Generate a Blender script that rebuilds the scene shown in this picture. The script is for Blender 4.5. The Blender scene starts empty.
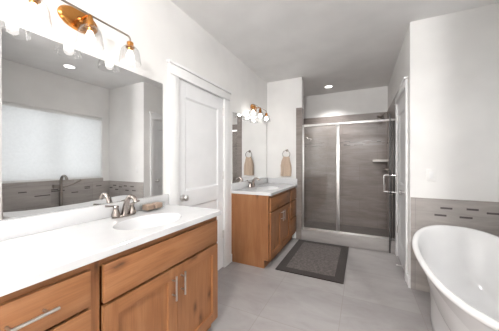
import bpy, bmesh, math, random
from mathutils import Vector, Matrix
R = math.radians
SC = bpy.context.scene
COL = SC.collection

# ------------------------------------------------------------------ camera
EYE = 1.25
cam_data = bpy.data.cameras.new('camera')
cam = bpy.data.objects.new('camera', cam_data)
COL.objects.link(cam)
cam_data.sensor_fit = 'HORIZONTAL'
cam_data.sensor_width = 36.0
cam_data.lens = 36.0 * 227.836 / 499.0
cam_data.shift_x = -(249.863 - 249.5) / 499.0
cam_data.shift_y = (162.479 - 165.5) / 499.0
cam_data.clip_start = 0.02
cam.location = (0, 0, EYE)
cam.rotation_euler = (R(90), 0, R(25.9907))
SC.camera = cam

# ------------------------------------------------------------------ light and exposure
SC.view_settings.view_transform = 'Standard'
SC.view_settings.look = 'None'
SC.view_settings.gamma = 1.0
SC.view_settings.use_curve_mapping = False
SC.view_settings.exposure = 0.06
BULB = 9.0          # bulbs over the nearest vanity
BULB_FAR = 24.0      # bulbs over the far vanity
DOWN = 75.0            # recessed ceiling lights, the added fill ones included
FILL_GLOBE = 165.0         # added fill globe in the hall, out of view
DAY = 10.3           # daylight behind the window shades
W = bpy.data.worlds.new('world')
SC.world = W
W.use_nodes = True
W.node_tree.nodes['Background'].inputs[0].default_value = (0.95, 0.97, 1.0, 1)
W.node_tree.nodes['Background'].inputs[1].default_value = 0.6

# ------------------------------------------------------------------ the room's measures (metres)
XL, XR, XW = -1.4727, 0.4392, 1.3839        # left wall, right wall, window wall
YT, YP, YB = 2.733, 3.7134, 4.84            # tub wall, towel-ring wall, shower back wall
YA, YN = 1.003, -4.2                         # near end of the tub alcove, wall behind the camera
CEIL = 2.644
XF = -0.954                                 # vanity fronts
CT = 0.8966                                 # worktop height
TILE = 0.906                                # tile height round the tub

day = bpy.data.lights.new('daylight', 'AREA')
day.shape = 'RECTANGLE'; day.size = 1.7; day.size_y = 1.4; day.energy = DAY; day.color = (0.99, 0.995, 1.0)
dayo = bpy.data.objects.new('daylight', day); COL.objects.link(dayo)
dayo.location = (XW + 0.65, 1.9, 1.52); dayo.rotation_euler = (0, R(90), 0)

# ------------------------------------------------------------------ node helpers
def new_mat(name):
    m = bpy.data.materials.new(name); m.use_nodes = True
    nt = m.node_tree
    return m, nt, nt.nodes['Principled BSDF']
def N(nt, kind, **kw):
    n = nt.nodes.new(kind)
    for k, v in kw.items(): setattr(n, k, v)
    return n
def setp(b, **kw):
    names = {'rough': 'Roughness', 'metal': 'Metallic', 'spec': 'Specular IOR Level', 'coat': 'Coat Weight', 'coat_rough': 'Coat Roughness', 'sheen': 'Sheen Weight'}
    for k, v in kw.items(): b.inputs[names[k]].default_value = v
def coords(nt, scale=(1, 1, 1), rot=(0, 0, 0), loc=(0, 0, 0)):
    t = N(nt, 'ShaderNodeTexCoord'); mp = N(nt, 'ShaderNodeMapping')
    mp.inputs['Scale'].default_value = scale; mp.inputs['Rotation'].default_value = rot; mp.inputs['Location'].default_value = loc
    nt.links.new(t.outputs['Object'], mp.inputs['Vector'])
    return mp.outputs['Vector']
def noise(nt, vec, scale, detail=3, rough=0.5, dist=0.0):
    n = N(nt, 'ShaderNodeTexNoise')
    n.inputs['Scale'].default_value = scale; n.inputs['Detail'].default_value = detail
    n.inputs['Roughness'].default_value = rough; n.inputs['Distortion'].default_value = dist
    nt.links.new(vec, n.inputs['Vector'])
    return n.outputs['Fac']
def ramp(nt, fac, stops):
    r = N(nt, 'ShaderNodeValToRGB'); e = r.color_ramp.elements
    while len(e) < len(stops): e.new(0.5)
    for el, (p, c) in zip(e, stops): el.position = p; el.color = (*c, 1)
    nt.links.new(fac, r.inputs['Fac'])
    return r.outputs['Color']
def mix(nt, fac, a, b, blend='MIX'):
    m = N(nt, 'ShaderNodeMix', data_type='RGBA', blend_type=blend)
    for sock, v in ((m.inputs[0], fac), (m.inputs[6], a), (m.inputs[7], b)):
        if hasattr(v, 'links'): nt.links.new(v, sock)
        elif isinstance(v, (int, float)): sock.default_value = v
        else: sock.default_value = (*v, 1)
    return m.outputs[2]
def bump(nt, b, h, strength, dist=0.01):
    n = N(nt, 'ShaderNodeBump'); n.inputs['Strength'].default_value = strength; n.inputs['Distance'].default_value = dist
    nt.links.new(h, n.inputs['Height']); nt.links.new(n.outputs['Normal'], b.inputs['Normal'])
def plain(name, col, rough=0.5, metal=0.0, spec=0.5, coat=0.0, tex=0.0, tscale=40):
    m, nt, b = new_mat(name)
    b.inputs['Base Color'].default_value = (*col, 1); setp(b, rough=rough, metal=metal, spec=spec, coat=coat)
    v = coords(nt); f = noise(nt, v, tscale, 2)
    c = ramp(nt, f, [(0.3, tuple(x * 0.96 for x in col)), (0.7, tuple(min(1, x * 1.03) for x in col))])
    nt.links.new(c, b.inputs['Base Color'])
    if tex: bump(nt, b, noise(nt, v, 160, 2), tex, 0.002)
    return m

M = {}
M['wall'] = plain('wall_paint', (0.87, 0.862, 0.848), 0.7, spec=0.25, tex=0.15, tscale=3)
M['ceiling'] = plain('ceiling_paint', (0.87, 0.863, 0.855), 0.8, spec=0.2, tex=0.2, tscale=3)
M['trim'] = plain('white_trim_paint', (0.86, 0.86, 0.86), 0.35, tscale=4)
M['door'] = plain('white_door_paint', (0.83, 0.835, 0.845), 0.35, tscale=4)
M['counter'] = plain('cultured_marble', (0.66, 0.662, 0.67), 0.12, spec=0.5, coat=0.2, tscale=5)
M['tub'] = plain('white_acrylic', (0.90, 0.90, 0.905), 0.14, coat=0.0, tscale=3)
M['plastic'] = plain('white_plastic', (0.86, 0.855, 0.84), 0.35)
M['nickel'] = plain('brushed_nickel', (0.34, 0.30, 0.275), 0.25, 1.0)
M['dark_nickel'] = plain('aged_nickel', (0.33, 0.30, 0.275), 0.3, 1.0)
M['steel'] = plain('brushed_steel', (0.74, 0.73, 0.72), 0.38, 1.0)
M['pull'] = plain('satin_pull', (0.52, 0.50, 0.48), 0.33, 1.0)
M['chrome'] = plain('chrome', (0.85, 0.85, 0.86), 0.08, 1.0)
M['copper'] = plain('polished_copper', (0.52, 0.235, 0.065), 0.24, 1.0)
M['bronze'] = plain('bronze_rod', (0.36, 0.30, 0.26), 0.3, 1.0)
M['black'] = plain('black_gasket', (0.03, 0.028, 0.027), 0.5)
M['dark_frame'] = plain('dark_frame', (0.085, 0.078, 0.074), 0.4)
M['soap'] = plain('tan_soap', (0.40, 0.275, 0.20), 0.5)
M['accent_dark'] = plain('dark_mosaic', (0.13, 0.115, 0.115), 0.15)
M['accent_light'] = plain('pale_mosaic', (0.38, 0.345, 0.325), 0.25)
M['accent_mid'] = plain('grey_mosaic', (0.30, 0.265, 0.25), 0.2)
M['marble'] = plain('pale_marble', (0.66, 0.63, 0.60), 0.2, tscale=12)
m, nt, b = new_mat('mirror_silver'); b.inputs['Base Color'].default_value = (0.90, 0.905, 0.905, 1); setp(b, rough=0.0, metal=1.0); M['mirror'] = m

def wood(name, axis):
    m, nt, b = new_mat(name)
    s = [9.0, 9.0, 9.0]; s['XYZ'.index(axis)] = 0.9
    v = coords(nt, tuple(s))
    g = noise(nt, v, 2.2, 6, 0.6, 0.6)
    fine = noise(nt, coords(nt, tuple(x * 7 if x > 2 else x * 2 for x in s)), 3.0, 4, 0.6)
    broad = noise(nt, coords(nt), 2.6, 2)
    c1 = ramp(nt, g, [(0.25, (0.163, 0.067, 0.027)), (0.5, (0.293, 0.131, 0.057)), (0.75, (0.408, 0.208, 0.102))])
    c2 = mix(nt, 0.35, c1, ramp(nt, fine, [(0.3, (0.167, 0.060, 0.020)), (0.7, (0.401, 0.180, 0.073))]))
    c3 = mix(nt, 0.30, c2, ramp(nt, broad, [(0.3, (0.234, 0.086, 0.028)), (0.7, (0.367, 0.168, 0.073))]))
    # knots scattered over the boards, measured across the face
    t = N(nt, 'ShaderNodeTexCoord'); sp = N(nt, 'ShaderNodeSeparateXYZ'); nt.links.new(t.outputs['Object'], sp.inputs[0])
    ad = N(nt, 'ShaderNodeMath', operation='ADD'); nt.links.new(sp.outputs['X'], ad.inputs[0]); nt.links.new(sp.outputs['Y'], ad.inputs[1])
    cb = N(nt, 'ShaderNodeCombineXYZ'); nt.links.new(ad.outputs[0], cb.inputs[0]); nt.links.new(sp.outputs['Z'], cb.inputs[1])
    mp = N(nt, 'ShaderNodeMapping'); mp.inputs['Scale'].default_value = (2.9, 6.2, 1) if axis == 'Y' else (6.2, 2.9, 1); mp.inputs['Location'].default_value = (0.35, 0.2, 0)
    nt.links.new(cb.outputs[0], mp.inputs['Vector'])
    vo = N(nt, 'ShaderNodeTexVoronoi', voronoi_dimensions='2D'); vo.inputs['Scale'].default_value = 1.0
    wob = N(nt, 'ShaderNodeTexNoise'); wob.inputs['Scale'].default_value = 7.0
    nt.links.new(mp.outputs[0], wob.inputs['Vector'])
    add = N(nt, 'ShaderNodeMix', data_type='RGBA', blend_type='LINEAR_LIGHT'); add.inputs[0].default_value = 0.07
    nt.links.new(mp.outputs[0], add.inputs[6]); nt.links.new(wob.outputs['Color'], add.inputs[7])
    nt.links.new(add.outputs[2], vo.inputs['Vector'])
    sc = N(nt, 'ShaderNodeSeparateColor'); nt.links.new(vo.outputs['Color'], sc.inputs[0])
    gt = N(nt, 'ShaderNodeMath', operation='LESS_THAN'); gt.inputs[1].default_value = 0.45; nt.links.new(sc.outputs[0], gt.inputs[0])
    ds = N(nt, 'ShaderNodeMath', operation='ADD'); nt.links.new(vo.outputs['Distance'], ds.inputs[0]); nt.links.new(gt.outputs[0], ds.inputs[1])
    kn = ramp(nt, ds.outputs[0], [(0.0, (0.16, 0.15, 0.15)), (0.05, (0.42, 0.40, 0.39)), (0.09, (0.70, 0.66, 0.63)), (0.20, (1, 1, 1))])
    c4 = mix(nt, 0.85, c3, kn, 'MULTIPLY')
    nt.links.new(c4, b.inputs['Base Color']); setp(b, rough=0.38, spec=0.4)
    bump(nt, b, fine, 0.08, 0.002)
    return m
M['wood_h'] = wood('knotty_alder_across', 'Y')
M['wood_v'] = wood('knotty_alder_upright', 'Z')

def tile(name, lo, mid, hi, tw, th, floor=False, grout=(0.35, 0.33, 0.315), rough=0.35, mortar=0.0022, off=(0, 0), stagger=0.5):
    m, nt, b = new_mat(name)
    t = N(nt, 'ShaderNodeTexCoord'); sp = N(nt, 'ShaderNodeSeparateXYZ'); nt.links.new(t.outputs['Object'], sp.inputs[0])
    cb = N(nt, 'ShaderNodeCombineXYZ')
    if floor:
        nt.links.new(sp.outputs['X'], cb.inputs[0]); nt.links.new(sp.outputs['Y'], cb.inputs[1])
    else:
        ad = N(nt, 'ShaderNodeMath', operation='ADD'); nt.links.new(sp.outputs['X'], ad.inputs[0]); nt.links.new(sp.outputs['Y'], ad.inputs[1])
        nt.links.new(ad.outputs[0], cb.inputs[0]); nt.links.new(sp.outputs['Z'], cb.inputs[1])
    mp = N(nt, 'ShaderNodeMapping'); mp.inputs['Location'].default_value = (off[0], off[1], 0)
    nt.links.new(cb.outputs[0], mp.inputs['Vector'])
    br = N(nt, 'ShaderNodeTexBrick'); br.offset = stagger; br.squash = 1.0
    br.inputs['Scale'].default_value = 1.0; br.inputs['Mortar Size'].default_value = mortar
    br.inputs['Mortar Smooth'].default_value = 0.1; br.inputs['Bias'].default_value = 0.0
    br.inputs['Brick Width'].default_value = tw; br.inputs['Row Height'].default_value = th
    br.inputs['Color1'].default_value = (0.93, 0.93, 0.93, 1); br.inputs['Color2'].default_value = (1.04, 1.04, 1.04, 1)
    br.inputs['Mortar'].default_value = (1, 1, 1, 1)
    nt.links.new(mp.outputs[0], br.inputs['Vector'])
    mp2 = N(nt, 'ShaderNodeMapping'); mp2.inputs['Scale'].default_value = (1.3, 7.0, 1) if not floor else (2.0, 4.2, 1)
    nt.links.new(cb.outputs[0], mp2.inputs['Vector'])
    n1 = noise(nt, mp2.outputs[0], 1.6, 6, 0.62, 0.8)
    c = ramp(nt, n1, [(0.28, lo), (0.5, mid), (0.72, hi)])
    c = mix(nt, 1.0, c, br.outputs['Color'], 'MULTIPLY')
    c = mix(nt, br.outputs['Fac'], c, grout)
    nt.links.new(c, b.inputs['Base Color']); setp(b, rough=rough, spec=0.4)
    inv = N(nt, 'ShaderNodeMath', operation='SUBTRACT'); inv.inputs[0].default_value = 1.0; nt.links.new(br.outputs['Fac'], inv.inputs[1])
    bump(nt, b, inv.outputs[0], 0.25, 0.002)
    return m
M['floor'] = tile('floor_tile', (0.30, 0.281, 0.276), (0.34, 0.322, 0.317), (0.38, 0.362, 0.358), 0.6, 0.6, True, (0.275, 0.25, 0.237), 0.36, 0.0025, (0.15, 0.10), 0.0)
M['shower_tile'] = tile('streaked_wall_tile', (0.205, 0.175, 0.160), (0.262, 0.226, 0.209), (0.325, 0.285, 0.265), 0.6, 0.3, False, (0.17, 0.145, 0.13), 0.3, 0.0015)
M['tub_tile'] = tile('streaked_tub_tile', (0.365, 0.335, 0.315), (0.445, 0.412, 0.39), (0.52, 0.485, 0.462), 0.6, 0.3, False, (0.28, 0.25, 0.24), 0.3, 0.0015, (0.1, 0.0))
M['curb_tile'] = tile('curb_tile', (0.37, 0.345, 0.335), (0.42, 0.395, 0.385), (0.47, 0.445, 0.435), 3.0, 0.6, False, (0.36, 0.335, 0.32), 0.3, 0.001, (0.3, 0.1))

M['pan'] = tile('dark_pan_tile', (0.085, 0.073, 0.067), (0.105, 0.09, 0.083), (0.13, 0.112, 0.104), 0.05, 0.05, True, (0.09, 0.08, 0.074), 0.4, 0.002)

def cloth(name, c1, c2, scale, rough=0.95, bs=0.5):
    m, nt, b = new_mat(name); v = coords(nt)
    f = noise(nt, v, scale, 4, 0.7)
    nt.links.new(ramp(nt, f, [(0.3, c1), (0.7, c2)]), b.inputs['Base Color'])
    setp(b, rough=rough, spec=0.1, sheen=0.2); bump(nt, b, f, bs, 0.004)
    return m
M['mat_edge'] = cloth('dark_mat_border', (0.021, 0.0155, 0.014), (0.044, 0.033, 0.030), 120)
M['mat_mid'] = cloth('flecked_mat_centre', (0.036, 0.028, 0.026), (0.17, 0.145, 0.135), 48)
M['towel'] = cloth('peach_terry', (0.50, 0.385, 0.295), (0.62, 0.49, 0.39), 180)

def glass(name, tint, blend=0.06, rough=0.0, base=0.04):
    m = bpy.data.materials.new(name); m.use_nodes = True; nt = m.node_tree
    nt.nodes.remove(nt.nodes['Principled BSDF'])
    out = nt.nodes['Material Output']
    tr = N(nt, 'ShaderNodeBsdfTransparent'); tr.inputs[0].default_value = (*tint, 1)
    gl = N(nt, 'ShaderNodeBsdfGlossy'); gl.inputs['Roughness'].default_value = rough
    lw = N(nt, 'ShaderNodeLayerWeight'); lw.inputs['Blend'].default_value = 0.5
    pw = N(nt, 'ShaderNodeMath', operation='POWER'); pw.inputs[1].default_value = 4.0; nt.links.new(lw.outputs['Facing'], pw.inputs[0])
    fr = N(nt, 'ShaderNodeMath', operation='MULTIPLY_ADD'); fr.inputs[1].default_value = 0.85; fr.inputs[2].default_value = base; nt.links.new(pw.outputs[0], fr.inputs[0])
    mx = N(nt, 'ShaderNodeMixShader')
    nt.links.new(fr.outputs[0], mx.inputs[0]); nt.links.new(tr.outputs[0], mx.inputs[1]); nt.links.new(gl.outputs[0], mx.inputs[2])
    nt.links.new(mx.outputs[0], out.inputs[0])
    return m
M['glass'] = glass('clear_glass', (0.96, 0.965, 0.96))
M['shade_glass'] = glass('shade_glass', (0.97, 0.97, 0.97))
M['pane'] = glass('window_pane', (0.97, 0.98, 0.98))

def glow(name, col, s):
    m = bpy.data.materials.new(name); m.use_nodes = True; nt = m.node_tree
    b = nt.nodes['Principled BSDF']; b.inputs['Base Color'].default_value = (*col, 1)
    b.inputs['Emission Color'].default_value = (*col, 1); b.inputs['Emission Strength'].default_value = s
    return m
M['bulb'] = glow('lit_bulb', (1.0, 0.97, 0.93), BULB)
M['globe'] = glow('fill_globe_glow', (1.0, 0.985, 0.97), FILL_GLOBE)
M['bulb_far'] = glow('lit_bulb_bright', (1.0, 0.97, 0.93), BULB_FAR)
M['down'] = glow('lit_diffuser', (1.0, 0.965, 0.92), 6.0)
# translucent window shade
m = bpy.data.materials.new('cellular_shade'); m.use_nodes = True; nt = m.node_tree
nt.nodes.remove(nt.nodes['Principled BSDF'])
tl = N(nt, 'ShaderNodeBsdfTranslucent'); df = N(nt, 'ShaderNodeBsdfDiffuse'); mx = N(nt, 'ShaderNodeMixShader'); mx.inputs[0].default_value = 0.35
vv = coords(nt); cc = ramp(nt, noise(nt, vv, 30, 2), [(0.3, (0.90, 0.905, 0.91)), (0.7, (0.945, 0.95, 0.955))])
nt.links.new(cc, tl.inputs[0]); nt.links.new(cc, df.inputs[0])
nt.links.new(tl.outputs[0], mx.inputs[1]); nt.links.new(df.outputs[0], mx.inputs[2]); nt.links.new(mx.outputs[0], nt.nodes['Material Output'].inputs[0])
M['shade'] = m

# ------------------------------------------------------------------ mesh helpers
class MB:
    def __init__(self): self.bm = bmesh.new(); self.mi = 0
    def _mat(self, faces):
        for f in faces: f.material_index = self.mi
    def box(self, x0, x1, y0, y1, z0, z1, bev=0.0):
        r = bmesh.ops.create_cube(self.bm, size=1.0)
        vs = r['verts']
        for v in vs:
            v.co = Vector(((x0 + x1) / 2 + v.co.x * abs(x1 - x0), (y0 + y1) / 2 + v.co.y * abs(y1 - y0), (z0 + z1) / 2 + v.co.z * abs(z1 - z0)))
        self._mat({f for v in vs for f in v.link_faces})
        if bev > 0:
            es = list({e for v in vs for e in v.link_edges})
            q = bmesh.ops.bevel(self.bm, geom=es, offset=bev, segments=2, profile=0.5, affect='EDGES', clamp_overlap=True)
            self._mat(q['faces'])
        return self
    def tube(self, pts, r, n=14, cap=True):
        pts = [Vector(p) for p in pts]; rs = r if isinstance(r, (list, tuple)) else [r] * len(pts)
        rings = []; up = None
        for i, p in enumerate(pts):
            d = ((pts[min(i + 1, len(pts) - 1)] - pts[max(i - 1, 0)])).normalized()
            if up is None: up = Vector((0, 0, 1)) if abs(d.z) < 0.9 else Vector((1, 0, 0))
            s = d.cross(up).normalized(); u = s.cross(d).normalized(); up = u
            rings.append([self.bm.verts.new(p + (s * math.cos(2 * math.pi * k / n) + u * math.sin(2 * math.pi * k / n)) * rs[i]) for k in range(n)])
        fs = []
        for a, b in zip(rings, rings[1:]):
            for k in range(n): fs.append(self.bm.faces.new((a[k], a[(k + 1) % n], b[(k + 1) % n], b[k])))
        if cap:
            fs.append(self.bm.faces.new(rings[0][::-1])); fs.append(self.bm.faces.new(rings[-1]))
        self._mat(fs); return self
    def lathe(self, prof, c, axis='Z', n=28, sx=1.0, sy=1.0, close=False):
        c = Vector(c); rings = []
        def P(r, h, a):
            x, y = r * math.cos(a) * sx, r * math.sin(a) * sy
            if axis == 'Z': return c + Vector((x, y, h))
            if axis == 'X': return c + Vector((h, x, y))
            return c + Vector((x, h, y))
        for r, h in prof:
            rings.append([self.bm.verts.new(P(max(r, 1e-5), h, 2 * math.pi * k / n)) for k in range(n)])
        fs = []
        prs = list(zip(rings, rings[1:]))
        if close: prs.append((rings[-1], rings[0]))
        for a, b in prs:
            for k in range(n): fs.append(self.bm.faces.new((a[k], a[(k + 1) % n], b[(k + 1) % n], b[k])))
        if not close:
            if prof[0][0] > 1e-4: fs.append(self.bm.faces.new(rings[0][::-1]))
            if prof[-1][0] > 1e-4: fs.append(self.bm.faces.new(rings[-1]))
        self._mat(fs); return self
    def grid(self, us, vs, fill, w0, w1, axis='X'):
        """one connected slab on a grid of cuts; fill(i, j) gives a material slot or None for an opening"""
        def P(u, v, w):
            return (w, u, v) if axis == 'X' else ((u, w, v) if axis == 'Y' else (u, v, w))
        cache = {}
        def vert(i, j, k):
            if (i, j, k) not in cache: cache[(i, j, k)] = self.bm.verts.new(P(us[i], vs[j], (w0, w1)[k]))
            return cache[(i, j, k)]
        nu, nv = len(us) - 1, len(vs) - 1
        F = lambda i, j: fill(i, j) if 0 <= i < nu and 0 <= j < nv else None
        def face(vs_, mi):
            f = self.bm.faces.new(vs_); f.material_index = mi
        for i in range(nu):
            for j in range(nv):
                mi = F(i, j)
                if mi is None: continue
                for k in (0, 1): face([vert(i, j, k), vert(i + 1, j, k), vert(i + 1, j + 1, k), vert(i, j + 1, k)], mi)
                for di, dj, a, b in ((-1, 0, (i, j), (i, j + 1)), (1, 0, (i + 1, j), (i + 1, j + 1)), (0, -1, (i, j), (i + 1, j)), (0, 1, (i, j + 1), (i + 1, j + 1))):
                    if F(i + di, j + dj) is None: face([vert(*a, 0), vert(*b, 0), vert(*b, 1), vert(*a, 1)], mi)
        return self
    def prism(self, poly, z0, z1):
        a = [self.bm.verts.new((x, y, z0)) for x, y in poly]; b = [self.bm.verts.new((x, y, z1)) for x, y in poly]
        n = len(poly); fs = [self.bm.faces.new((a[k], a[(k + 1) % n], b[(k + 1) % n], b[k])) for k in range(n)]
        fs += [self.bm.faces.new(a[::-1]), self.bm.faces.new(b)]
        self._mat(fs); return self
    def yz(self, poly, x0, x1):
        a = [self.bm.verts.new((x0, y, z)) for y, z in poly]; b = [self.bm.verts.new((x1, y, z)) for y, z in poly]
        n = len(poly); fs = [self.bm.faces.new((a[k], a[(k + 1) % n], b[(k + 1) % n], b[k])) for k in range(n)]
        fs += [self.bm.faces.new(a[::-1]), self.bm.faces.new(b)]
        self._mat(fs); return self
    def build(self, name, mat, parent=None, smooth=35, origin=None):
        bm = self.bm
        bmesh.ops.remove_doubles(bm, verts=bm.verts, dist=1e-6)
        bmesh.ops.recalc_face_normals(bm, faces=bm.faces)
        base = Vector(origin) if origin is not None else Vector((0, 0, 0))
        me = bpy.data.meshes.new(name)
        if smooth:
            for f in bm.faces: f.smooth = True
            for e in bm.edges:
                if len(e.link_faces) == 2: e.smooth = e.calc_face_angle(0) < R(smooth)
        bm.to_mesh(me); bm.free()
        if origin is not None: me.transform(Matrix.Translation(-base))
        for k in (mat if isinstance(mat, (list, tuple)) else [mat]): me.materials.append(k)
        o = bpy.data.objects.new(name, me); COL.objects.link(o)
        o.location = base
        if parent: o.parent = parent; o.location = base; o.matrix_parent_inverse = WORLD(parent).inverted()
        return o
def WORLD(o):
    m = Matrix.LocRotScale(o.location, o.rotation_euler, o.scale)
    return (WORLD(o.parent) @ o.matrix_parent_inverse @ m) if o.parent else m
def tag(o, label, cat, group=None):
    o['label'] = label; o['category'] = cat
    if group: o['group'] = group
    return o
def thing(name, label, cat, loc, group=None):
    o = bpy.data.objects.new(name, None); COL.objects.link(o); o.location = loc; o.empty_display_size = 0.1
    return tag(o, label, cat, group)
def struct(o):
    o['kind'] = 'structure'; return o
def arc(c, r, a0, a1, ax, ay, n=10):
    c = Vector(c); ax = Vector(ax); ay = Vector(ay)
    return [c + ax * (r * math.cos(R(a0 + (a1 - a0) * k / n))) + ay * (r * math.sin(R(a0 + (a1 - a0) * k / n))) for k in range(n + 1)]

# ------------------------------------------------------------------ room shell
T = 0.12
struct(MB().box(XL - T, XW + T, YN - T, YB + T, -0.12, 0.0).build('floor', M['floor'], smooth=0))
struct(MB().box(XL - T, XW + T, YN - T, YB + T, CEIL, CEIL + 0.12).build('ceiling', M['ceiling'], smooth=0))
# left wall with its door opening
DL0, DL1, DLT = 1.548, 2.302, 2.011
w = MB().grid((YN, DL0, DL1, YB + T), (0, DLT, CEIL), lambda i, j: None if (i, j) == (1, 0) else 0, XL - T, XL, 'X')
struct(w.build('wall_left', M['wall'], smooth=0))
# towel-ring partition
PX = -0.8666
struct(MB().box(XL, PX - 0.012, YP, 3.83, 0, CEIL).box(PX - 0.013, PX, YP, 3.83, 2.145, CEIL).build('wall_partition', M['wall'], smooth=0))
# right wall with its door opening
DR0, DR1, DRT = 2.945, 3.600, 2.02
w = MB().grid((YT, DR0, DR1, YB + T), (0, DRT, CEIL), lambda i, j: None if (i, j) == (1, 0) else 0, XR, XR + T, 'X')
struct(w.build('wall_right', M['wall'], smooth=0))
struct(MB().box(XR + T, XW + T, YT, YT + T, 0, CEIL).build('wall_tub', M['wall'], smooth=0))
# window wall with the opening
WY0, WY1, WZ0, WZ1 = 1.20, 2.602, 0.968, 2.075
TW = 0.22
w = MB().grid((YA - T, WY0, WY1, YT), (0, WZ0, WZ1, CEIL), lambda i, j: None if (i, j) == (1, 1) else 0, XW, XW + TW, 'X')
struct(w.build('wall_window', M['wall'], smooth=0))
struct(MB().box(XR, XW, YA - T, YA, 0, CEIL).build('wall_alcove', M['wall'], smooth=0))
struct(MB().box(XW, XW + T, YN, YA - T, 0, CEIL).build('wall_hall', M['wall'], smooth=0))
struct(MB().box(XL - T, XW + T, YN - T, YN, 0, CEIL).build('wall_rear', M['wall'], smooth=0))
struct(MB().box(XL, XR, YB, YB + T, 0, CEIL).build('wall_back', M['wall'], smooth=0))

# ---- wall tile (setting)
def mosaic(mb, along, fixed, side, a0, a1, rows, seed, dark=0.35, light=0.0, lo=0.07, hi=0.12, h=0.011):
    """thin mosaic strips standing 1.5 mm proud of the tile; along = 'X' or 'Y'"""
    rnd = random.Random(seed)
    for z in rows:
        p = a0 + rnd.uniform(0, 0.1)
        while p < a1 - 0.03:
            L = rnd.uniform(lo, hi); q = min(p + L, a1 - 0.01)
            u = rnd.random()
            if u < dark: mb.mi = 1
            elif u < dark + light: mb.mi = 2
            else: mb.mi = -1
            if mb.mi > 0 and q - p > 0.02:
                f0, f1 = sorted((fixed, fixed + side * 0.0015))
                if along == 'X': mb.box(p, q, f0, f1, z - h / 2, z + h / 2)
                else: mb.box(f0, f1, p, q, z - h / 2, z + h / 2)
            p = q + 0.003
    mb.mi = 0
tt = 0.012
w = MB().box(XR + 0.004, XW - tt, YT - tt, YT, 0, TILE)
w.mi = 1
for x0, x1, z in ((0.674, 0.762, 0.821), (0.862, 0.944, 0.825), (0.629, 0.719, 0.752), (0.813, 0.903, 0.748), (0.997, 1.085, 0.802), (1.16, 1.25, 0.824), (1.10, 1.19, 0.75), (1.27, 1.35, 0.775)):
    w.box(x0, x1, YT - tt - 0.0015, YT - tt, z - 0.0085, z + 0.0085)
w.mi = 0
struct(w.build('trim_1', [M['tub_tile'], M['accent_dark']], smooth=0))
w = MB().grid((YA, WY0 - 0.01, WY1 + 0.01, YT - tt), (0, TILE, WZ0 - 0.001), lambda i, j: None if j == 1 and i != 1 else 0, XW - tt, XW, 'X')
mosaic(w, 'Y', XW - tt, -1, YA + 0.02, YT - 0.03, (0.752, 0.776, 0.801, 0.825), 8, 0.13, 0.0, 0.085, 0.10, 0.014)
struct(w.build('trim_2', [M['tub_tile'], M['accent_dark'], M['accent_mid']], smooth=0))
struct(MB().box(XR + 0.004, XW - tt, YA, YA + tt, 0, TILE).build('trim_3', M['tub_tile'], smooth=0))
# shower tile: back, left, right, jamb strip, inner faces of the partition
ST = 2.175
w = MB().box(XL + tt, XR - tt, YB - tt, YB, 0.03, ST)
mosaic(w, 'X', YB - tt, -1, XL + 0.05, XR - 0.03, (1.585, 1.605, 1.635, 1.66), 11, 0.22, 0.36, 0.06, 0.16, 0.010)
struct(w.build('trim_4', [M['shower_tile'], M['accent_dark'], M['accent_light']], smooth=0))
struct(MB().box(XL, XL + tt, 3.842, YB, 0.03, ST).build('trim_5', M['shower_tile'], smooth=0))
w = MB().box(XR - tt, XR, 3.70, YB, 0.03, ST)
mosaic(w, 'Y', XR - tt, -1, 3.86, YB - 0.03, (1.585, 1.605, 1.635, 1.66), 12, 0.22, 0.36, 0.06, 0.16, 0.010)
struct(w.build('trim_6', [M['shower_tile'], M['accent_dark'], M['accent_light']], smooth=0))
w = MB().box(PX - 0.093, PX, YP - 0.011, YP, 0, 2.145).box(PX - 0.012, PX, YP, 3.842, 0, 2.145).box(XL + tt, PX - 0.012, 3.83, 3.842, 0.03, ST)
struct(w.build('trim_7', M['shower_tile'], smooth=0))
struct(MB().box(XL, XR, 3.842, YB, 0.0, 0.03).build('floor_shower', M['pan'], smooth=0))
CURB = 0.163
struct(MB().box(PX + 0.0005, XR - tt, 3.685, 3.842, 0, CURB, 0.004).build('trim_8', M['curb_tile']))

# ---- doors, casings, baseboards
def casing(name, X, s, y0, y1, top, w, cap_over=0.02):
    """door casing with a capped head; s = +1 when the room is towards +X"""
    m = MB()
    a, c = (X, X + s * 0.018)
    lo, hi = min(a, c), max(a, c)
    m.box(lo, hi, y0 - w, y0, 0, top, 0.002).box(lo, hi, y1, y1 + w, 0, top, 0.002)
    c2 = X + s * 0.022; m.box(min(X, c2), max(X, c2), y0 - w, y1 + w, top, top + 0.085, 0.002)
    c4 = X + s * 0.028; m.box(min(X, c4), max(X, c4), y0 - w - 0.006, y1 + w + 0.006, top - 0.003, top + 0.010, 0.002)
    c3 = X + s * 0.038; m.box(min(X, c3), max(X, c3), y0 - w - cap_over, y1 + w + cap_over, top + 0.085, top + 0.107, 0.004)
    return struct(m.build(name, M['trim']))
casing('trim_9', XL, 1, DL0, DL1, DLT + 0.0, 0.112)
casing('trim_10', XR, -1, DR0, DR1, DRT + 0.02, 0.082)

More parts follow.
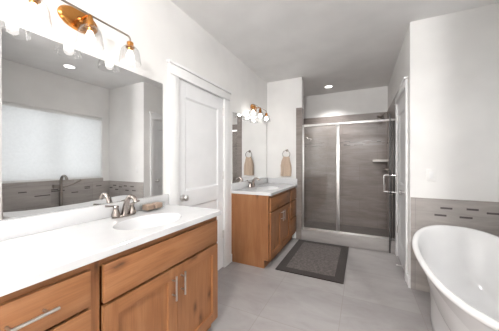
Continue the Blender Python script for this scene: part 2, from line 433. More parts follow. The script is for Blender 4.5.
def panel_door(name, X, s, y0, y1, top, rails, stile=0.105):
    """flat two-panel door; face at X - s*0.004, 4 cm thick"""
    f = X - s * 0.004; bk = X - s * 0.040
    lo, hi = min(f, bk), max(f, bk)
    m = MB(); g = 0.003
    m.box(lo, hi, y0 + g, y0 + stile, 0.008, top - g, 0.002).box(lo, hi, y1 - stile, y1 - g, 0.008, top - g, 0.002)
    for z0, z1 in rails: m.box(lo, hi, y0 + stile, y1 - stile, z0, z1, 0.002)
    f2 = f - s * 0.012; lo2, hi2 = min(f2, bk), max(f2, bk)
    m.box(lo2, hi2, y0 + stile - 0.004, y1 - stile + 0.004, 0.02, top - 0.02)
    # sloped sticking round each panel
    for (za, zb) in ((rails[0][1], rails[1][0]), (rails[1][1], rails[2][0])):
        ya, yb = y0 + stile, y1 - stile; k = 0.016
        def P(y, z, d): return m.bm.verts.new((f - s * d, y, z))
        o = [P(ya, za, 0.001), P(yb, za, 0.001), P(yb, zb, 0.001), P(ya, zb, 0.001)]
        i = [P(ya + k, za + k, 0.0118), P(yb - k, za + k, 0.0118), P(yb - k, zb - k, 0.0118), P(ya + k, zb - k, 0.0118)]
        for q in range(4): m.bm.faces.new((o[q], o[(q + 1) % 4], i[(q + 1) % 4], i[q]))
    return struct(m.build(name, M['door'], smooth=20))
d1 = panel_door('door_1', XL, 1, DL0, DL1, DLT, ((0.008, 0.22), (0.83, 0.985), (1.862, DLT - 0.003)))
d2 = panel_door('door_2', XR, -1, DR0, DR1, DRT, ((0.008, 0.22), (0.83, 0.985), (1.862, DRT - 0.003)))
def knob(parent, X, s, y, z):
    pr = [(0.0, 0), (0.030, 0.0), (0.031, 0.006), (0.026, 0.010), (0.012, 0.013), (0.011, 0.032), (0.020, 0.038), (0.027, 0.048), (0.027, 0.056), (0.020, 0.064), (0.0, 0.066)]
    MB().lathe([(r, s * h) for r, h in pr], (X - s * 0.004, y, z), 'X').build('door_knob', M['steel'], parent)
knob(d1, XL, 1, DL0 + 0.062, 0.925)
knob(d2, XR, -1, DR0 + 0.062, 0.918)
def hinge(parent, X, s, y, z):
    m = MB(); m.tube([(X + s * 0.0055, y, z - 0.045), (X + s * 0.0055, y, z + 0.045)], 0.0065, 10)
    a, c = sorted((X - s * 0.0038, X + s * 0.001)); m.box(a, c, y - 0.016, y + 0.004, z - 0.044, z + 0.044)
    m.build('hinge', M['steel'], parent)
for z in (0.40, 1.10, 1.85): hinge(d1, XL, 1, DL1 - 0.002, z)
for z in (0.36, 1.04, 1.82): hinge(d2, XR, -1, DR1 - 0.004, z)

def base(name, x0, x1, y0, y1, h=0.10):
    struct(MB().box(x0, x1, y0, y1, 0, h, 0.002).build(name, M['trim']))
base('baseboard_left', XL, XL + 0.014, 2.416, 2.484)
base('baseboard_partition', -1.026, PX - 0.094, YP - 0.014, YP)
base('baseboard_right', XR - 0.014, XR, YT, DR0 - 0.084)
base('baseboard_hall', XW - 0.014, XW, YN + 0.014, YA - T)
base('baseboard_rear', XL, XW, YN, YN + 0.014)
base('baseboard_near', XL, XL + 0.014, YN + 0.014, 0.085)

# ---- window: frame, panes, sill
w1 = MB()
fx0, fx1 = XW + 0.165, XW + 0.205
ym = (WY0 + WY1) / 2
w1.grid((WY0, WY0 + 0.05, ym - 0.032, ym + 0.032, WY1 - 0.05, WY1), (WZ0, WZ0 + 0.05, WZ1 - 0.05, WZ1), lambda i, j: None if i in (1, 3) and j == 1 else 0, fx0, fx1, 'X')
win = struct(w1.build('window_1', M['plastic']))
MB().box(XW + 0.182, XW + 0.187, WY0 + 0.05, ym - 0.032, WZ0 + 0.05, WZ1 - 0.05).build('pane', M['pane'], win, smooth=0)
MB().box(XW + 0.182, XW + 0.187, ym + 0.032, WY1 - 0.05, WZ0 + 0.05, WZ1 - 0.05).build('pane', M['pane'], win, smooth=0)
MB().box(XW - 0.014, XW + 0.164, WY0 + 0.001, WY1 - 0.001, WZ0, WZ0 + 0.010, 0.002).build('sill', M['trim'], win)
# the shade
t = thing('window_shade', 'white pleated shade drawn down over the window behind the bathtub', 'window shade', (XW + 0.04, ym, WZ0 + 0.02))
m = MB()
zs = [WZ0 + 0.024 + k * (WZ1 - 0.045 - WZ0 - 0.03) / 56 for k in range(57)]
for za, zb in zip(zs, zs[1:]):
    zc = (za + zb) / 2; y0, y1 = WY0 + 0.008, WY1 - 0.008
    a = [m.bm.verts.new((XW + 0.045, y, za)) for y in (y0, y1)]; b_ = [m.bm.verts.new((XW + 0.037, y, zc)) for y in (y0, y1)]; c_ = [m.bm.verts.new((XW + 0.045, y, zb)) for y in (y0, y1)]
    m.bm.faces.new((a[0], a[1], b_[1], b_[0])); m.bm.faces.new((b_[0], b_[1], c_[1], c_[0]))
m.build('shade_fabric', M['shade'], t, smooth=0)
MB().box(XW + 0.022, XW + 0.058, WY0 + 0.004, WY1 - 0.004, WZ1 - 0.047, WZ1 - 0.001, 0.003).build('head_rail', M['plastic'], t)
MB().box(XW + 0.032, XW + 0.050, WY0 + 0.006, WY1 - 0.006, WZ0 + 0.011, WZ0 + 0.027, 0.003).build('bottom_rail', M['plastic'], t)

# ------------------------------------------------------------------ vanities
def bar_pull(parent, p0, p1, proj):
    """bar pull between two ends standing proj off the front (towards +X)"""
    p0, p1 = Vector(p0), Vector(p1); off = Vector((proj, 0, 0)); d = (p1 - p0)
    m = MB(); m.tube([p0 + off, p1 + off], 0.0056, 12)
    for k in (0.2, 0.8): m.tube([p0 + d * k, p0 + d * k + off], 0.0045, 10)
    m.build('handle', M['pull'], parent)
FT = 0.02   # overlay thickness of doors and drawer fronts
XB = XF - FT   # face-frame plane
def slab_front(cab, name, y0, y1, z0, z1, pull=True):
    o = MB().box(XB, XF, y0, y1, z0, z1, 0.003).build(name, M['wood_h'], cab)
    if pull:
        c = (y0 + y1) / 2; L = min(0.075, (y1 - y0) * 0.36); zc = (z0 + z1) / 2
        bar_pull(o, (XF, c - L, zc), (XF, c + L, zc), 0.032)
    return o
def shaker(cab, y0, y1, z0, z1, pull_y):
    s = 0.062
    m = MB().grid((y0, y0 + s, y1 - s, y1), (z0, z0 + s, z1 - s, z1), lambda i, j: 0 if i != 1 else (None if j == 1 else 1), XB, XF, 'X')
    d = m.build('door', [M['wood_v'], M['wood_h']], cab, smooth=0)
    MB().box(XB, XF - 0.014, y0 + s, y1 - s, z0 + s, z1 - s).build('door_panel', M['wood_v'], d)
    bar_pull(d, (XF, pull_y, z1 - 0.170), (XF, pull_y, z1 - 0.036), 0.032)
def carcass(cab, y0, y1, stiles, back):
    """side panels with a toe notch, bottom, back, face frame"""
    kx = XF - 0.072
    zt = CT - 0.036
    for ya in (y0, y1 - 0.018):
        m = MB()
        a = [(back, 0.0), (kx, 0.0), (kx, 0.095), (XB - 0.02, 0.095), (XB - 0.02, zt), (back, zt)]
        va = [m.bm.verts.new((x, ya, z)) for x, z in a]; vb = [m.bm.verts.new((x, ya + 0.018, z)) for x, z in a]
        n = len(a)
        for k in range(n): m.bm.faces.new((va[k], va[(k + 1) % n], vb[(k + 1) % n], vb[k]))
        m.bm.faces.new(va[::-1]); m.bm.faces.new(vb)
        m.build('side_panel', M['wood_v'], cab, smooth=0)
    m = MB().box(back, XB - 0.02, y0 + 0.018, y1 - 0.018, 0.095, 0.113).box(back, back + 0.008, y0 + 0.018, y1 - 0.018, 0.113, zt)
    m.build('carcass', M['wood_h'], cab, smooth=0)
    MB().box(kx - 0.015, kx, y0 + 0.018, y1 - 0.018, 0, 0.095).build('toe_kick', M['wood_h'], cab, smooth=0)
    us = [q for st in stiles for q in st]; vs = [0.095, 0.125, zt - 0.04, zt]
    m = MB().grid(us, vs, lambda i, j: 0 if i % 2 == 0 else (None if j == 1 else 1), XB - 0.02, XB, 'X')
    m.build('face_frame', [M['wood_v'], M['wood_h']], cab, smooth=0)

def ellipse_top(name, label, x0, x1, y0, y1, c, ra, rb, cat):
    """worktop slab with an oval opening; c centre, ra half size in X, rb half size in Y"""
    zt, zb = CT, CT - 0.034
    angs = sorted({2 * math.pi * k / 64 for k in range(64)} | {math.atan2(yy - c[1], xx - c[0]) % (2 * math.pi) for xx in (x0, x1) for yy in (y0, y1)})
    def hit(a):
        dx, dy = math.cos(a), math.sin(a); ts = []
        if dx > 1e-9: ts.append((x1 - c[0]) / dx)
        if dx < -1e-9: ts.append((x0 - c[0]) / dx)
        if dy > 1e-9: ts.append((y1 - c[1]) / dy)
        if dy < -1e-9: ts.append((y0 - c[1]) / dy)
        q = min(ts); return c[0] + dx * q, c[1] + dy * q
    m = MB(); V = m.bm.verts.new; e = 0.004
    def ins(p): return (min(max(p[0], x0 + e), x1 - e), min(max(p[1], y0 + e), y1 - e))
    inn = []; 
    for a in angs:
        k = 1 / math.sqrt((math.cos(a) / ra) ** 2 + (math.sin(a) / rb) ** 2)
        inn.append((c[0] + math.cos(a) * k, c[1] + math.sin(a) * k))
    rings = [[V((*p, zb)) for p in inn], [V((*p, zt)) for p in inn], [V((*ins(hit(a)), zt)) for a in angs], [V((*hit(a), zt - e)) for a in angs], [V((*hit(a), zb)) for a in angs]]
    n = len(angs)
    for A, B in zip(rings, rings[1:] + rings[:1]):
        for k in range(n): m.bm.faces.new((A[k], A[(k + 1) % n], B[(k + 1) % n], B[k]))
    o = m.build(name, M['counter'], smooth=25)
    tag(o, label, cat, 'vanity worktops')
    m = MB()
    pr = [(1.0, 0.0), (0.985, -0.003), (0.955, -0.012), (0.90, -0.035), (0.82, -0.070), (0.68, -0.100), (0.45, -0.120), (0.2, -0.127), (0.09, -0.128)]
    rr = []
    for s, h in pr: rr.append([V2 for V2 in [m.bm.verts.new((c[0] + ra * s * math.cos(2 * math.pi * k / 48), c[1] + rb * s * math.sin(2 * math.pi * k / 48), zt - 0.001 + h)) for k in range(48)]])
    for A, B in zip(rr, rr[1:]):
        for k in range(48): m.bm.faces.new((A[k], A[(k + 1) % 48], B[(k + 1) % 48], B[k]))
    m.bm.faces.new(rr[-1])
    bs = m.build('basin', M['counter'], o, smooth=60)
    MB().lathe([(0.0, 0.0045), (0.016, 0.004), (0.024, 0.002), (0.026, -0.001)], (c[0], c[1], zt - 0.128), 'Z', 24).build('drain', M['nickel'], bs)
    return o

def faucet(name, label, x, y):
    CT = globals()['CT'] + 0.0008
    t = thing(name, label, 'faucet', (x, y, CT), 'vanity faucets')
    m = MB(); m.lathe([(0.0, 0.0), (0.030, 0.0), (0.030, 0.006), (0.026, 0.012), (0.0, 0.012)], (x, y, CT), 'Z', 32, 1.0, 2.75)
    m.build('base_plate', M['nickel'], t)
    # spout: a tapered column leaning back, then a low arc to the front
    pts = [Vector((x + dx_, y, CT + dz_)) for dx_, dz_ in ((0.0, 0.011), (0.008, 0.040), (0.018, 0.074), (0.031, 0.104), (0.049, 0.126), (0.071, 0.134), (0.092, 0.128), (0.107, 0.114), (0.114, 0.098))]
    MB().tube(pts, [0.023, 0.0195, 0.0175, 0.0160, 0.0150, 0.0142, 0.0136, 0.0132, 0.0138], 16).build('spout', M['nickel'], t)
    for s in (-1, 1):
        yy = y + s * 0.056
        h = MB().lathe([(0.0, 0), (0.026, 0.0), (0.025, 0.012), (0.0165, 0.040), (0.0150, 0.052), (0.0175, 0.058), (0.0150, 0.066), (0.0, 0.068)], (x, yy, CT + 0.011), 'Z', 20).build('valve_body', M['nickel'], t)
        MB().tube([(x - 0.002, yy, CT + 0.072), (x - 0.004, yy + s * 0.025, CT + 0.078), (x - 0.006, yy + s * 0.062, CT + 0.084)], [0.0075, 0.0062, 0.0070], 12).build('lever', M['nickel'], h)
    return t

# near vanity
NV0, NV1 = 0.09, 1.430
near = thing('vanity_cabinet', 'knotty wood vanity cabinet nearest the camera, beside the white panel door', 'cabinet', (-1.2, 0.76, 0), 'wood vanity cabinets')
carcass(near, NV0, NV1, ((NV0, 0.150), (0.524, 0.575), (1.400, NV1)), XL + 0.001)
slab_front(near, 'drawer_front', 0.145, 0.532, 0.685, 0.826)
slab_front(near, 'drawer_front', 0.145, 0.532, 0.405, 0.672)
slab_front(near, 'drawer_front', 0.145, 0.532, 0.125, 0.392)
slab_front(near, 'false_front', 0.583, 1.412, 0.664, 0.826, False)
shaker(near, 0.583, 0.997, 0.105, 0.650, 0.961)
shaker(near, 1.001, 1.412, 0.105, 0.650, 1.031)
ntop = ellipse_top('vanity_worktop', 'long white worktop on the nearest wood vanity, with oval basin', XL + 0.001, XF + 0.02, NV0 - 0.012, NV1 + 0.005, (-1.155, 0.985), 0.150, 0.215, 'worktop')
MB().box(XL + 0.001, XL + 0.021, NV0 - 0.012, NV1 - 0.005, CT, 0.984, 0.003).build('backsplash', M['counter'], ntop)
faucet('vanity_faucet', 'brushed nickel two-lever faucet on the nearest worktop, beside the soap dish', XL + 0.072, 0.985)
# far vanity
FV0, FV1 = 2.4872, YP - 0.001
far = thing('vanity_cabinet', 'smaller knotty wood vanity cabinet standing between white door and shower', 'cabinet', (-1.2, 3.1, 0), 'wood vanity cabinets')
carcass(far, FV0, FV1, ((FV0, 2.535), (3.345, 3.395), (3.69, FV1)), XL + 0.001)
slab_front(far, 'false_front', 2.520, 3.352, 0.664, 0.826, False)
shaker(far, 2.520, 2.933, 0.105, 0.650, 2.900)
shaker(far, 2.939, 3.352, 0.105, 0.650, 2.972)
slab_front(far, 'drawer_front', 3.382, 3.700, 0.664, 0.826, False)
slab_front(far, 'drawer_front', 3.382, 3.700, 0.395, 0.645, False)
slab_front(far, 'drawer_front', 3.382, 3.700, 0.125, 0.378, False)
ftop = ellipse_top('vanity_worktop', 'small white worktop on the far wood vanity beside the shower', XL + 0.001, XF + 0.02, FV0 - 0.012, FV1, (-1.155, 2.94), 0.150, 0.215, 'worktop')
MB().box(XL + 0.001, XL + 0.021, FV0 - 0.012, FV1, CT, 0.984, 0.003).build('backsplash', M['counter'], ftop)
MB().box(XL + 0.0215, XF + 0.015, YP - 0.021, FV1, CT, 0.984, 0.003).build('side_splash', M['counter'], ftop)
faucet('vanity_faucet', 'nickel two-lever faucet on the far worktop, below the hand towel', XL + 0.072, 2.94)

# soap dish by the near faucet
sx, sy = XL + 0.082, 1.205
t = thing('soap_dish', 'clear glass dish of tan soaps against the backsplash beside the nearest faucet', 'soap dish', (sx, sy, CT))
m = MB(); g0 = CT + 0.0005; gx, gy = 0.044, 0.082
def rect(hx_, hy_, z): return [m.bm.verts.new((sx + a * hx_, sy + b_ * hy_, z)) for a, b_ in ((-1, -1), (1, -1), (1, 1), (-1, 1))]
rg = [rect(gx - 0.003, gy - 0.003, g0), rect(gx, gy, g0 + 0.056), rect(gx - 0.005, gy - 0.005, g0 + 0.056), rect(gx - 0.008, gy - 0.008, g0 + 0.008)]
for A_, B_ in zip(rg, rg[1:]):
    for k in range(4): m.bm.faces.new((A_[k], A_[(k + 1) % 4], B_[(k + 1) % 4], B_[k]))
m.bm.faces.new(rg[0][::-1]); m.bm.faces.new(rg[-1])
m.build('glass_tray', M['glass'], t, smooth=0)
for k, yy in enumerate((sy - 0.037, sy + 0.037)):
    s = MB().box(sx - 0.030, sx + 0.030, yy - 0.034, yy + 0.034, g0 + 0.0085, g0 + 0.050, 0.010).build('soap_bar', M['soap'])
    tag(s, ('tan soap bar in the glass dish, on the faucet side', 'tan soap bar in the glass dish, on the white door side')[k], 'soap', 'soap bars in the glass dish')

# mirrors
def mirror(label, y0, y1):
    o = MB().box(XL + 0.0005, XL + 0.006, y0, y1, 0.9855, 1.8974, 0.001).build('wall_mirror', M['mirror'], smooth=0)
    return tag(o, label, 'mirror', 'vanity mirrors')
mirror('large frameless mirror above the nearest vanity reflecting the window', 0.12, 1.3719)
mirror('frameless mirror above the far vanity reflecting the hand towel', 2.50, 3.66)

# ------------------------------------------------------------------ vanity lights
def vanity_light(label, y, bulb):
    z = 2.072; xs = XL + 0.115
    t = thing('vanity_light', label, 'wall light', (XL, y, z), 'vanity wall lights')
    MB().lathe([(0.0, 0.024), (0.045, 0.024), (0.058, 0.020), (0.064, 0.010), (0.064, 0.0005), (0.0, 0.0005)], (XL, y, z), 'X', 40, 1.62, 1.0).build('backplate', M['copper'], t)
    m = MB(); m.tube([(XL + 0.023, y, z), (XL + 0.06, y, z + 0.002), (xs, y, z + 0.000)], 0.008, 12)
    m.lathe([(0.018, 0.0), (0.016, 0.006), (0.009, 0.012), (0.0, 0.012)], (XL + 0.0235, y, z), 'X', 20)
    m.build('arm', M['copper'], t)
    pts = [(xs, y - 0.245, z - 0.050)] + arc((xs, y - 0.225, z - 0.020), 0.020, 180, 90, (0, 1, 0), (0, 0, 1), 6) + arc((xs, y + 0.225, z - 0.020), 0.020, 90, 0, (0, 1, 0), (0, 0, 1), 6) + [(xs, y + 0.245, z - 0.050)]
    MB().tube(pts, 0.0058, 12).build('rod', M['bronze'], t)
    for k, dy in enumerate((-0.245, 0.0, 0.245)):
        yy = y + dy; zt = z - 0.050
        s = MB().lathe([(0.0, 0.048 if k == 1 else 0.020), (0.009, 0.048 if k == 1 else 0.020), (0.020, 0.012), (0.021, -0.012), (0.026, -0.014), (0.026, -0.022), (0.017, -0.024), (0.015, -0.041), (0.0, -0.041)], (xs, yy, zt), 'Z', 24).build('socket', M['copper'], t)
        # clear jar-shaped shade, open below, with thickness
        out = [(0.024, -0.014), (0.040, -0.020), (0.052, -0.034), (0.058, -0.054), (0.067, -0.122)]
        inn = [(r - 0.0025, h - (0.0025 if i < 3 else 0)) for i, (r, h) in enumerate(out)][::-1]
        MB().lathe(out + inn, (xs, yy, zt), 'Z', 40, close=True).build('shade', M['shade_glass'], t)
        MB().lathe([(0.0, -0.042), (0.012, -0.042), (0.013, -0.050), (0.019, -0.063), (0.0235, -0.078), (0.021, -0.092), (0.012, -0.100), (0.0, -0.103)], (xs, yy, zt), 'Z', 24).build('bulb', bulb, t)
vanity_light('copper wall light with three glass shades above the nearest mirror', 0.752, M['bulb'])
vanity_light('copper wall light with three glass shades above the far mirror', 3.14, M['bulb_far'])

# recessed ceiling lights: shower and bathtub, then added fill ones out of view
def recessed(label, x, y, power, cone=112):
    t = thing('recessed_light', label, 'ceiling light', (x, y, CEIL), 'recessed ceiling lights')
    MB().lathe([(0.062, -0.0005), (0.062, -0.006), (0.074, -0.006), (0.080, -0.0005)], (x, y, CEIL), 'Z', 40, close=True).build('trim_ring', M['trim'], t)
    L = bpy.data.lights.new('downlight_beam', 'SPOT'); L.energy = DOWN * power; L.color = (1.0, 0.98, 0.96); L.spot_size = R(cone); L.spot_blend = 1.0; L.shadow_soft_size = 0.055
    lo = bpy.data.objects.new('downlight_beam', L); COL.objects.link(lo); lo.parent = t; lo.location = (0, 0, -0.012)
    MB().lathe([(0.0, -0.004), (0.060, -0.004), (0.060, -0.001), (0.0, -0.001)], (x, y, CEIL), 'Z', 40).build('diffuser', M['down'], t)
recessed('round recessed ceiling light over the shower', -0.535, 4.39, 1.9, 119)
recessed('round recessed ceiling light above the bathtub, seen in the mirror', 0.866, 1.823, 0.08)
recessed('added round recessed fill light out of view above the floor beside the nearest vanity', -0.30, 1.85, 0.95, 150)  # added lamp, out of view, brightens floor, door and right wall
recessed('added round recessed fill light in the hall, unseen behind the camera', -0.05, -1.3, 0.8)  # added lamp behind the camera, only there to brighten the room

# frosted globe added under the hall ceiling as unseen fill for the far walls
t = thing('fill_globe_light', 'added frosted fill globe under the hall ceiling, unseen behind the camera', 'ceiling light', (0.05, -1.6, CEIL))
MB().lathe([(0.0, -0.0005), (0.09, -0.0005), (0.09, -0.02), (0.07, -0.035), (0.0, -0.035)], (0.05, -1.6, CEIL), 'Z', 32).build('canopy', M['nickel'], t)
MB().lathe([(0.0, -0.034)] + [(0.20 * math.sin(R(a)), -0.218 + 0.195 * math.cos(R(a))) for a in range(20, 180, 10)] + [(0.0, -0.413)], (0.05, -1.6, CEIL), 'Z', 32).build('globe', M['globe'], t)

# ------------------------------------------------------------------ bathtub
TX, TY = 0.755, 1.862
tub = thing('bathtub', 'white oval freestanding bathtub beside the grey tiled wall', 'bathtub', (TX, TY, 0))
A, B, Z0, DZ, PW = 0.404, 0.843, 0.591, 0.078, 2.55
def tub_ring(m, a, b, h, off, p=2.5, n=128):
    """superellipse ring at the fraction h of the local rim height (the rim rises to both ends), shifted by off"""
    dense = []
    for k in range(2400):
        t_ = 2 * math.pi * k / 2400; c, s = math.cos(t_), math.sin(t_)
        dense.append((math.copysign(abs(c) ** (2 / p), c), math.copysign(abs(s) ** (2 / p), s)))
    acc = [0.0]
    for q0, q1 in zip(dense, dense[1:] + dense[:1]): acc.append(acc[-1] + math.hypot((q1[0] - q0[0]) * A, (q1[1] - q0[1]) * B))
    out = []; j = 0
    for k in range(n):
        while acc[j + 1] < acc[-1] * k / n: j += 1
        u, tt_ = dense[j]
        out.append(m.bm.verts.new((TX + a * u, TY + b * tt_, h * (Z0 + DZ * abs(tt_) ** PW) + off)))
    return out
m = MB()
prof = [(0.276, 0.735, 0, 0.0, 2.5), (0.282, 0.741, 0, 0.010, 2.5), (0.280, 0.739, 0.09, 0, 2.5), (0.281, 0.741, 0.25, 0, 2.5), (0.286, 0.746, 0.42, 0, 2.5), (0.298, 0.755, 0.57, 0, 2.5), (0.320, 0.773, 0.72, 0, 2.5), (0.349, 0.797, 0.84, 0, 2.5), (0.372, 0.818, 0.92, 0, 2.5), (0.380, 0.822, 0.945, 0, PW),
        (0.392, 0.834, 0.949, 0, PW), (0.400, 0.842, 0.957, 0, PW), (A, B, 0.975, 0, PW), (0.402, 0.844, 0.992, 0, PW), (0.395, 0.837, 1.0, 0, PW), (0.376, 0.818, 1.0, 0, PW), (0.368, 0.809, 0.995, 0, PW), (0.361, 0.800, 0.98, 0, PW),
        (0.348, 0.775, 0.88, 0, 2.5), (0.326, 0.735, 0.70, 0, 2.5), (0.300, 0.690, 0.50, 0, 2.45), (0.270, 0.640, 0.36, 0, 2.4), (0.225, 0.570, 0.30, 0, 2.35), (0.12, 0.40, 0.28, 0, 2.3), (0.03, 0.15, 0.277, 0, 2.2)]
rs = [tub_ring(m, *q) for q in prof]
n = len(rs[0])
for a_, b_ in zip(rs, rs[1:]):
    for k in range(n): m.bm.faces.new((a_[k], a_[(k + 1) % n], b_[(k + 1) % n], b_[k]))
m.bm.faces.new(rs[-1]); m.bm.faces.new(rs[0][::-1])
m.build('shell', M['tub'], tub, smooth=60)
MB().lathe([(0.0, 0.006), (0.024, 0.005), (0.032, 0.001), (0.032, -0.004)], (TX, TY, 0.166), 'Z', 28).build('drain', M['chrome'], tub)

# floor-mounted tub filler, seen in the mirror
fx, fy = 1.262, 1.90
t = thing('tub_filler', 'dark nickel floor-standing gooseneck tub filler between bathtub and window wall', 'tub faucet', (fx, fy, 0))
MB().lathe([(0.0, 0.012), (0.045, 0.012), (0.05, 0.004), (0.05, 0.0), (0.0, 0.0)], (fx, fy, 0), 'Z', 32).build('floor_flange', M['dark_nickel'], t)
MB().tube([(fx, fy, 0.011), (fx, fy, 0.80)], 0.028, 18).build('column', M['dark_nickel'], t)
pts = [Vector((fx, fy, 0.80)), Vector((fx, fy, 0.96))] + arc((fx - 0.085, fy, 0.96), 0.085, 0, 165, (1, 0, 0), (0, 0, 1), 14)
MB().tube(pts, 0.0185, 16).build('spout', M['dark_nickel'], t)
MB().tube([(fx, fy - 0.10, 0.885), (fx, fy - 0.02, 0.885)], [0.032, 0.024], 16).build('control_knob', M['dark_nickel'], t)
hs = MB().tube([(fx, fy + 0.02, 0.865), (fx - 0.01, fy + 0.07, 0.875), (fx - 0.03, fy + 0.15, 0.905), (fx - 0.06, fy + 0.25, 0.965)], [0.016, 0.0135, 0.0135, 0.018], 14).build('hand_shower', M['dark_nickel'], t)

# light switch on the tub wall
t = thing('light_switch', 'white light switch plate on the wall above the bathtub tile', 'light switch', (0.606, YT, 1.128))
MB().box(0.571, 0.641, YT - 0.006, YT - 0.0005, 1.070, 1.187, 0.002).build('cover_plate', M['plastic'], t)
MB().box(0.590, 0.622, YT - 0.010, YT - 0.006, 1.095, 1.162, 0.0015).build('rocker', M['trim'], t)

# ------------------------------------------------------------------ shower
EN = thing('shower_enclosure', 'framed glass shower enclosure with its door standing open', 'shower enclosure', (-0.22, 3.765, CURB))
GY = 3.765; HZ0, HZ1 = 1.835, 1.868
x0, x1 = PX + 0.0005, XR - tt - 0.0005
MB().box(x0, x1, GY - 0.022, GY + 0.022, HZ0, HZ1, 0.003).build('header_rail', M['steel'], EN)
MB().box(x0, x1, GY - 0.022, GY + 0.022, CURB, CURB + 0.022, 0.003).build('sill_rail', M['steel'], EN)
MB().box(x0, x0 + 0.022, GY - 0.016, GY + 0.016, CURB + 0.022, HZ0, 0.002).build('wall_jamb', M['steel'], EN)
MB().box(x1 - 0.026, x1, GY - 0.016, GY + 0.016, CURB + 0.022, HZ0, 0.002).build('hinge_jamb', M['dark_frame'], EN)
mx0, mx1 = -0.345, -0.295
MB().box(mx0, mx1, GY - 0.018, GY + 0.018, CURB + 0.022, HZ0, 0.003).build('mullion', M['steel'], EN)
MB().box(x0 + 0.022, mx0, GY - 0.003, GY + 0.003, CURB + 0.022, HZ0).build('fixed_panel', M['glass'], EN, smooth=0)
# door: built closed along -X from its hinge, then turned open into the room
hx, hy = x1 - 0.045, GY - 0.020
swing = thing('door_leaf', '', '', (hx, hy, 0)); del swing['label']; del swing['category']
swing.parent = EN; swing.location = (hx + 0.22, hy - 3.765, -CURB)
swing.rotation_euler = (0, 0, R(97.5 - 14.5))
LW = 0.625; DZ0, DZ1 = CURB + 0.026, HZ0 - 0.004
def leaf(mb, name, mat):
    o = mb.build(name, mat); o.parent = swing; return o
leaf(MB().box(-LW + 0.02, -0.02, -0.003, 0.003, DZ0, DZ1), 'door_glass', M['glass'])
leaf(MB().box(-0.022, 0.0, -0.010, 0.010, DZ0, DZ1, 0.002), 'hinge_stile', M['dark_frame'])
leaf(MB().box(-LW + 0.004, -LW + 0.022, -0.009, 0.009, DZ0, DZ1, 0.002), 'latch_stile', M['dark_frame'])
leaf(MB().box(-LW - 0.004, -LW + 0.004, -0.006, 0.006, DZ0, DZ1), 'seal', M['black'])
leaf(MB().box(-LW + 0.022, -0.022, -0.006, 0.006, DZ0 - 0.012, DZ0, 0.001), 'sweep', M['black'])
for s in (-1, 1):
    hp = [(-LW + 0.065, s * 0.004, 0.897), (-LW + 0.065, s * 0.052, 0.897)] + arc((-LW + 0.065, s * 0.052, 0.909), 0.012, -90, 0, (0, s, 0), (0, 0, 1), 4)[1:] + arc((-LW + 0.065, s * 0.052, 1.085), 0.012, 0, 90, (0, s, 0), (0, 0, 1), 4) + [(-LW + 0.065, s * 0.004, 1.097)]
    leaf(MB().tube(hp, 0.0065, 12), 'handle', M['chrome'])

# shower head on the right wall
shx, shy, shz = XR - tt, 4.33, 2.055
t = thing('shower_sprayer', 'dark nickel shower head high on the tiled shower wall', 'shower head', (shx, shy, shz))
MB().lathe([(0.0, -0.016), (0.012, -0.016), (0.028, -0.006), (0.028, -0.0005), (0.0, -0.0005)], (shx, shy, shz), 'X', 24).build('flange', M['dark_nickel'], t)
MB().tube([(shx - 0.01, shy, shz), (shx - 0.05, shy, shz + 0.004), (shx - 0.085, shy, shz - 0.012), (shx - 0.105, shy, shz - 0.034)], 0.009, 12).build('arm', M['dark_nickel'], t)
o = MB().lathe([(0.0, 0.0), (0.012, 0.0), (0.020, -0.020), (0.062, -0.040), (0.068, -0.052), (0.060, -0.058), (0.0, -0.058)], (0, 0, 0), 'Z', 28).build('spray_head', M['dark_nickel'], t)
o.matrix_parent_inverse = Matrix.Identity(4); o.location = (-0.103, 0, -0.030); o.rotation_euler = (0, R(32), 0)
# valve
t = thing('shower_valve', 'dark nickel shower valve with lever on the tiled wall below the shelf', 'shower valve', (shx, 4.33, 1.14))
MB().lathe([(0.0, -0.012), (0.060, -0.010), (0.075, -0.004), (0.075, -0.0005), (0.0, -0.0005)], (shx, 4.33, 1.14), 'X', 32).build('escutcheon', M['dark_nickel'], t)
MB().lathe([(0.0, -0.055), (0.022, -0.052), (0.026, -0.012), (0.0, -0.012)], (shx, 4.33, 1.14), 'X', 24).build('hub', M['dark_nickel'], t)
MB().tube([(shx - 0.045, 4.33, 1.14), (shx - 0.06, 4.31, 1.15), (shx - 0.10, 4.29, 1.165)], [0.010, 0.008, 0.009], 12).build('lever', M['dark_nickel'], t)
# corner shelf
cx, cy = XR - tt - 0.0005, YB - tt - 0.0005
poly = [(cx, cy), (cx - 0.235, cy)] + [(cx - 0.235 * math.cos(R(a)), cy - 0.235 * math.sin(R(a))) for a in range(8, 90, 8)] + [(cx, cy - 0.235)]
o = MB().prism(poly, 1.262, 1.302).build('corner_shelf', M['marble'], smooth=20)
tag(o, 'pale marble corner shelf at the back of the shower', 'shelf')
# drain
o = MB().lathe([(0.0, 0.003), (0.050, 0.003), (0.055, 0.0005), (0.0, 0.0005)], (-0.575, 4.33, 0.03), 'Z', 28).build('shower_drain', M['black'])
tag(o, 'round dark drain set in the shower floor', 'drain')

# ------------------------------------------------------------------ towel ring, towel, mat, door stop
rx, rz = -1.118, 1.452
t = thing('towel_ring', 'nickel towel ring on the wall beside the shower', 'towel ring', (rx, YP, rz))
m = MB().lathe([(0.0, -0.010), (0.018, -0.009), (0.024, -0.003), (0.024, -0.0005), (0.0, -0.0005)], (rx, YP, rz), 'Y', 24)
m.tube([(rx, YP - 0.008, rz), (rx, YP - 0.040, rz)], 0.008, 12)
m.build('post', M['nickel'], t)
ring = arc((rx, YP - 0.040, rz - 0.064), 0.062, 90, 450, (1, 0, 0), (0, 0, 1), 40)
m = MB(); m.tube(ring, 0.005, 10, cap=False); m.build('ring', M['nickel'], t)
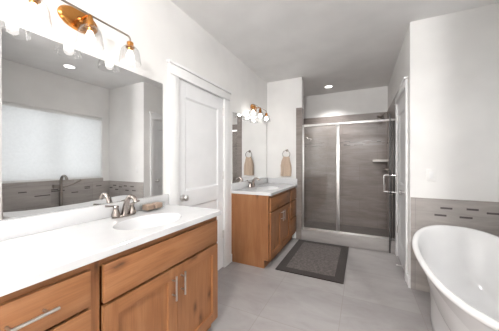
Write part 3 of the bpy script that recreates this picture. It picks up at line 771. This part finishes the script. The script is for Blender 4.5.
# towel folded over the lower bar of the ring: a front and a back leaf joined by a rounded fold
def towel():
    m = MB(); NU = 36; zf = rz - 0.064 - 0.062; zb_ = 1.022; th = 0.007
    def col(u):
        half = 0.5 - u
        loop = []
        def w(z):   # half width at a height: gathered at the fold, spread below
            v = max(0.0, min(1.0, (zf + 0.012 - z) / 0.30)); return 0.040 + 0.046 * min(1, v * 2.2) ** 0.75
        def rise(x): return 0.062 - math.sqrt(max(1e-6, 0.062 ** 2 - min(abs(x), 0.045) ** 2))
        pts = []
        zs = [zb_ + (zf - zb_) * k / 16 for k in range(17)]
        for z in zs: pts.append((-(0.0105 + th), z, 0))
        for k in range(1, 8): pts.append((-(0.0105 + th) * math.cos(R(180 * k / 8)), None, (0.0105 + th) * math.sin(R(180 * k / 8))))
        for z in zs[::-1]: pts.append((0.0105 + th, z, 0))
        for z in zs: pts.append((0.0105, z, 0))
        for k in range(7, 0, -1): pts.append((-0.0105 * math.cos(R(180 * k / 8)), None, 0.0105 * math.sin(R(180 * k / 8))))
        for z in zs[::-1]: pts.append((-0.0105, z, 0))
        out = []
        for dy, z, up in pts:
            zz = zf if z is None else z
            x = half * 2 * w(zz); fade = min(1, (zf - zz) / 0.06)
            lift = rise(half * 2 * 0.040) * (1 - min(1, (zf - zz) / 0.10))
            y = dy + (0.0055 * math.sin(x * 92 + 1.3 + (0 if dy < 0 else 2)) * fade - (0.008 if dy < 0 else -0.006) * fade)
            out.append(m.bm.verts.new((rx - 0.004 * fade + x + 0.004 * math.sin(zz * 18) * fade, YP - 0.040 + y, zz + up + lift + 0.003 * math.sin(x * 40) * fade)))
        return out
    cols = [col(k / NU) for k in range(NU + 1)]; n = len(cols[0])
    for A_, B_ in zip(cols, cols[1:]):
        for k in range(n): m.bm.faces.new((A_[k], A_[(k + 1) % n], B_[(k + 1) % n], B_[k]))
    h = n // 2
    for C_ in (cols[0], cols[-1]):
        for k in range(h - 1): m.bm.faces.new((C_[k], C_[k + 1], C_[n - 2 - k], C_[n - 1 - k]))
    return m.build('hand_towel', M['towel'], smooth=75)
tag(towel(), 'peach hand towel hanging from the ring beside the shower', 'towel')

bx0, bx1, by0, by1 = -0.898, -0.160, 2.520, 3.650
t = thing('bath_mat', 'dark brown bath mat with flecked centre before the shower', 'bath mat', ((bx0 + bx1) / 2, (by0 + by1) / 2, 0))
q = 0.098
m = MB()
m.grid((bx0, bx0 + q, bx1 - q, bx1), (by0, by0 + q, by1 - q, by1), lambda i, j: None if (i, j) == (1, 1) else 0, 0.0005, 0.011, 'Z')
m.build('border', M['mat_edge'], t, smooth=0)
MB().box(bx0 + q, bx1 - q, by0 + q, by1 - q, 0.0005, 0.0125).build('centre_panel', M['mat_mid'], t, smooth=0)

t = thing('door_stop', 'small spring door stop sticking out low on the narrow white door', 'door stop', (XR + 0.004, 3.10, 0.07))
dx = XR + 0.003
MB().tube([(dx, 3.10, 0.07), (dx - 0.008, 3.10, 0.07)], 0.012, 16).build('mount', M['steel'], t)
sp = [(dx - 0.007 - 0.055 * k / 80, 3.10 + 0.006 * math.cos(k * 0.9), 0.07 + 0.006 * math.sin(k * 0.9)) for k in range(81)]
MB().tube(sp, 0.0014, 6).build('spring', M['steel'], t)
MB().tube([(dx - 0.060, 3.10, 0.07), (dx - 0.076, 3.10, 0.07)], 0.009, 14).build('tip', M['plastic'], t)
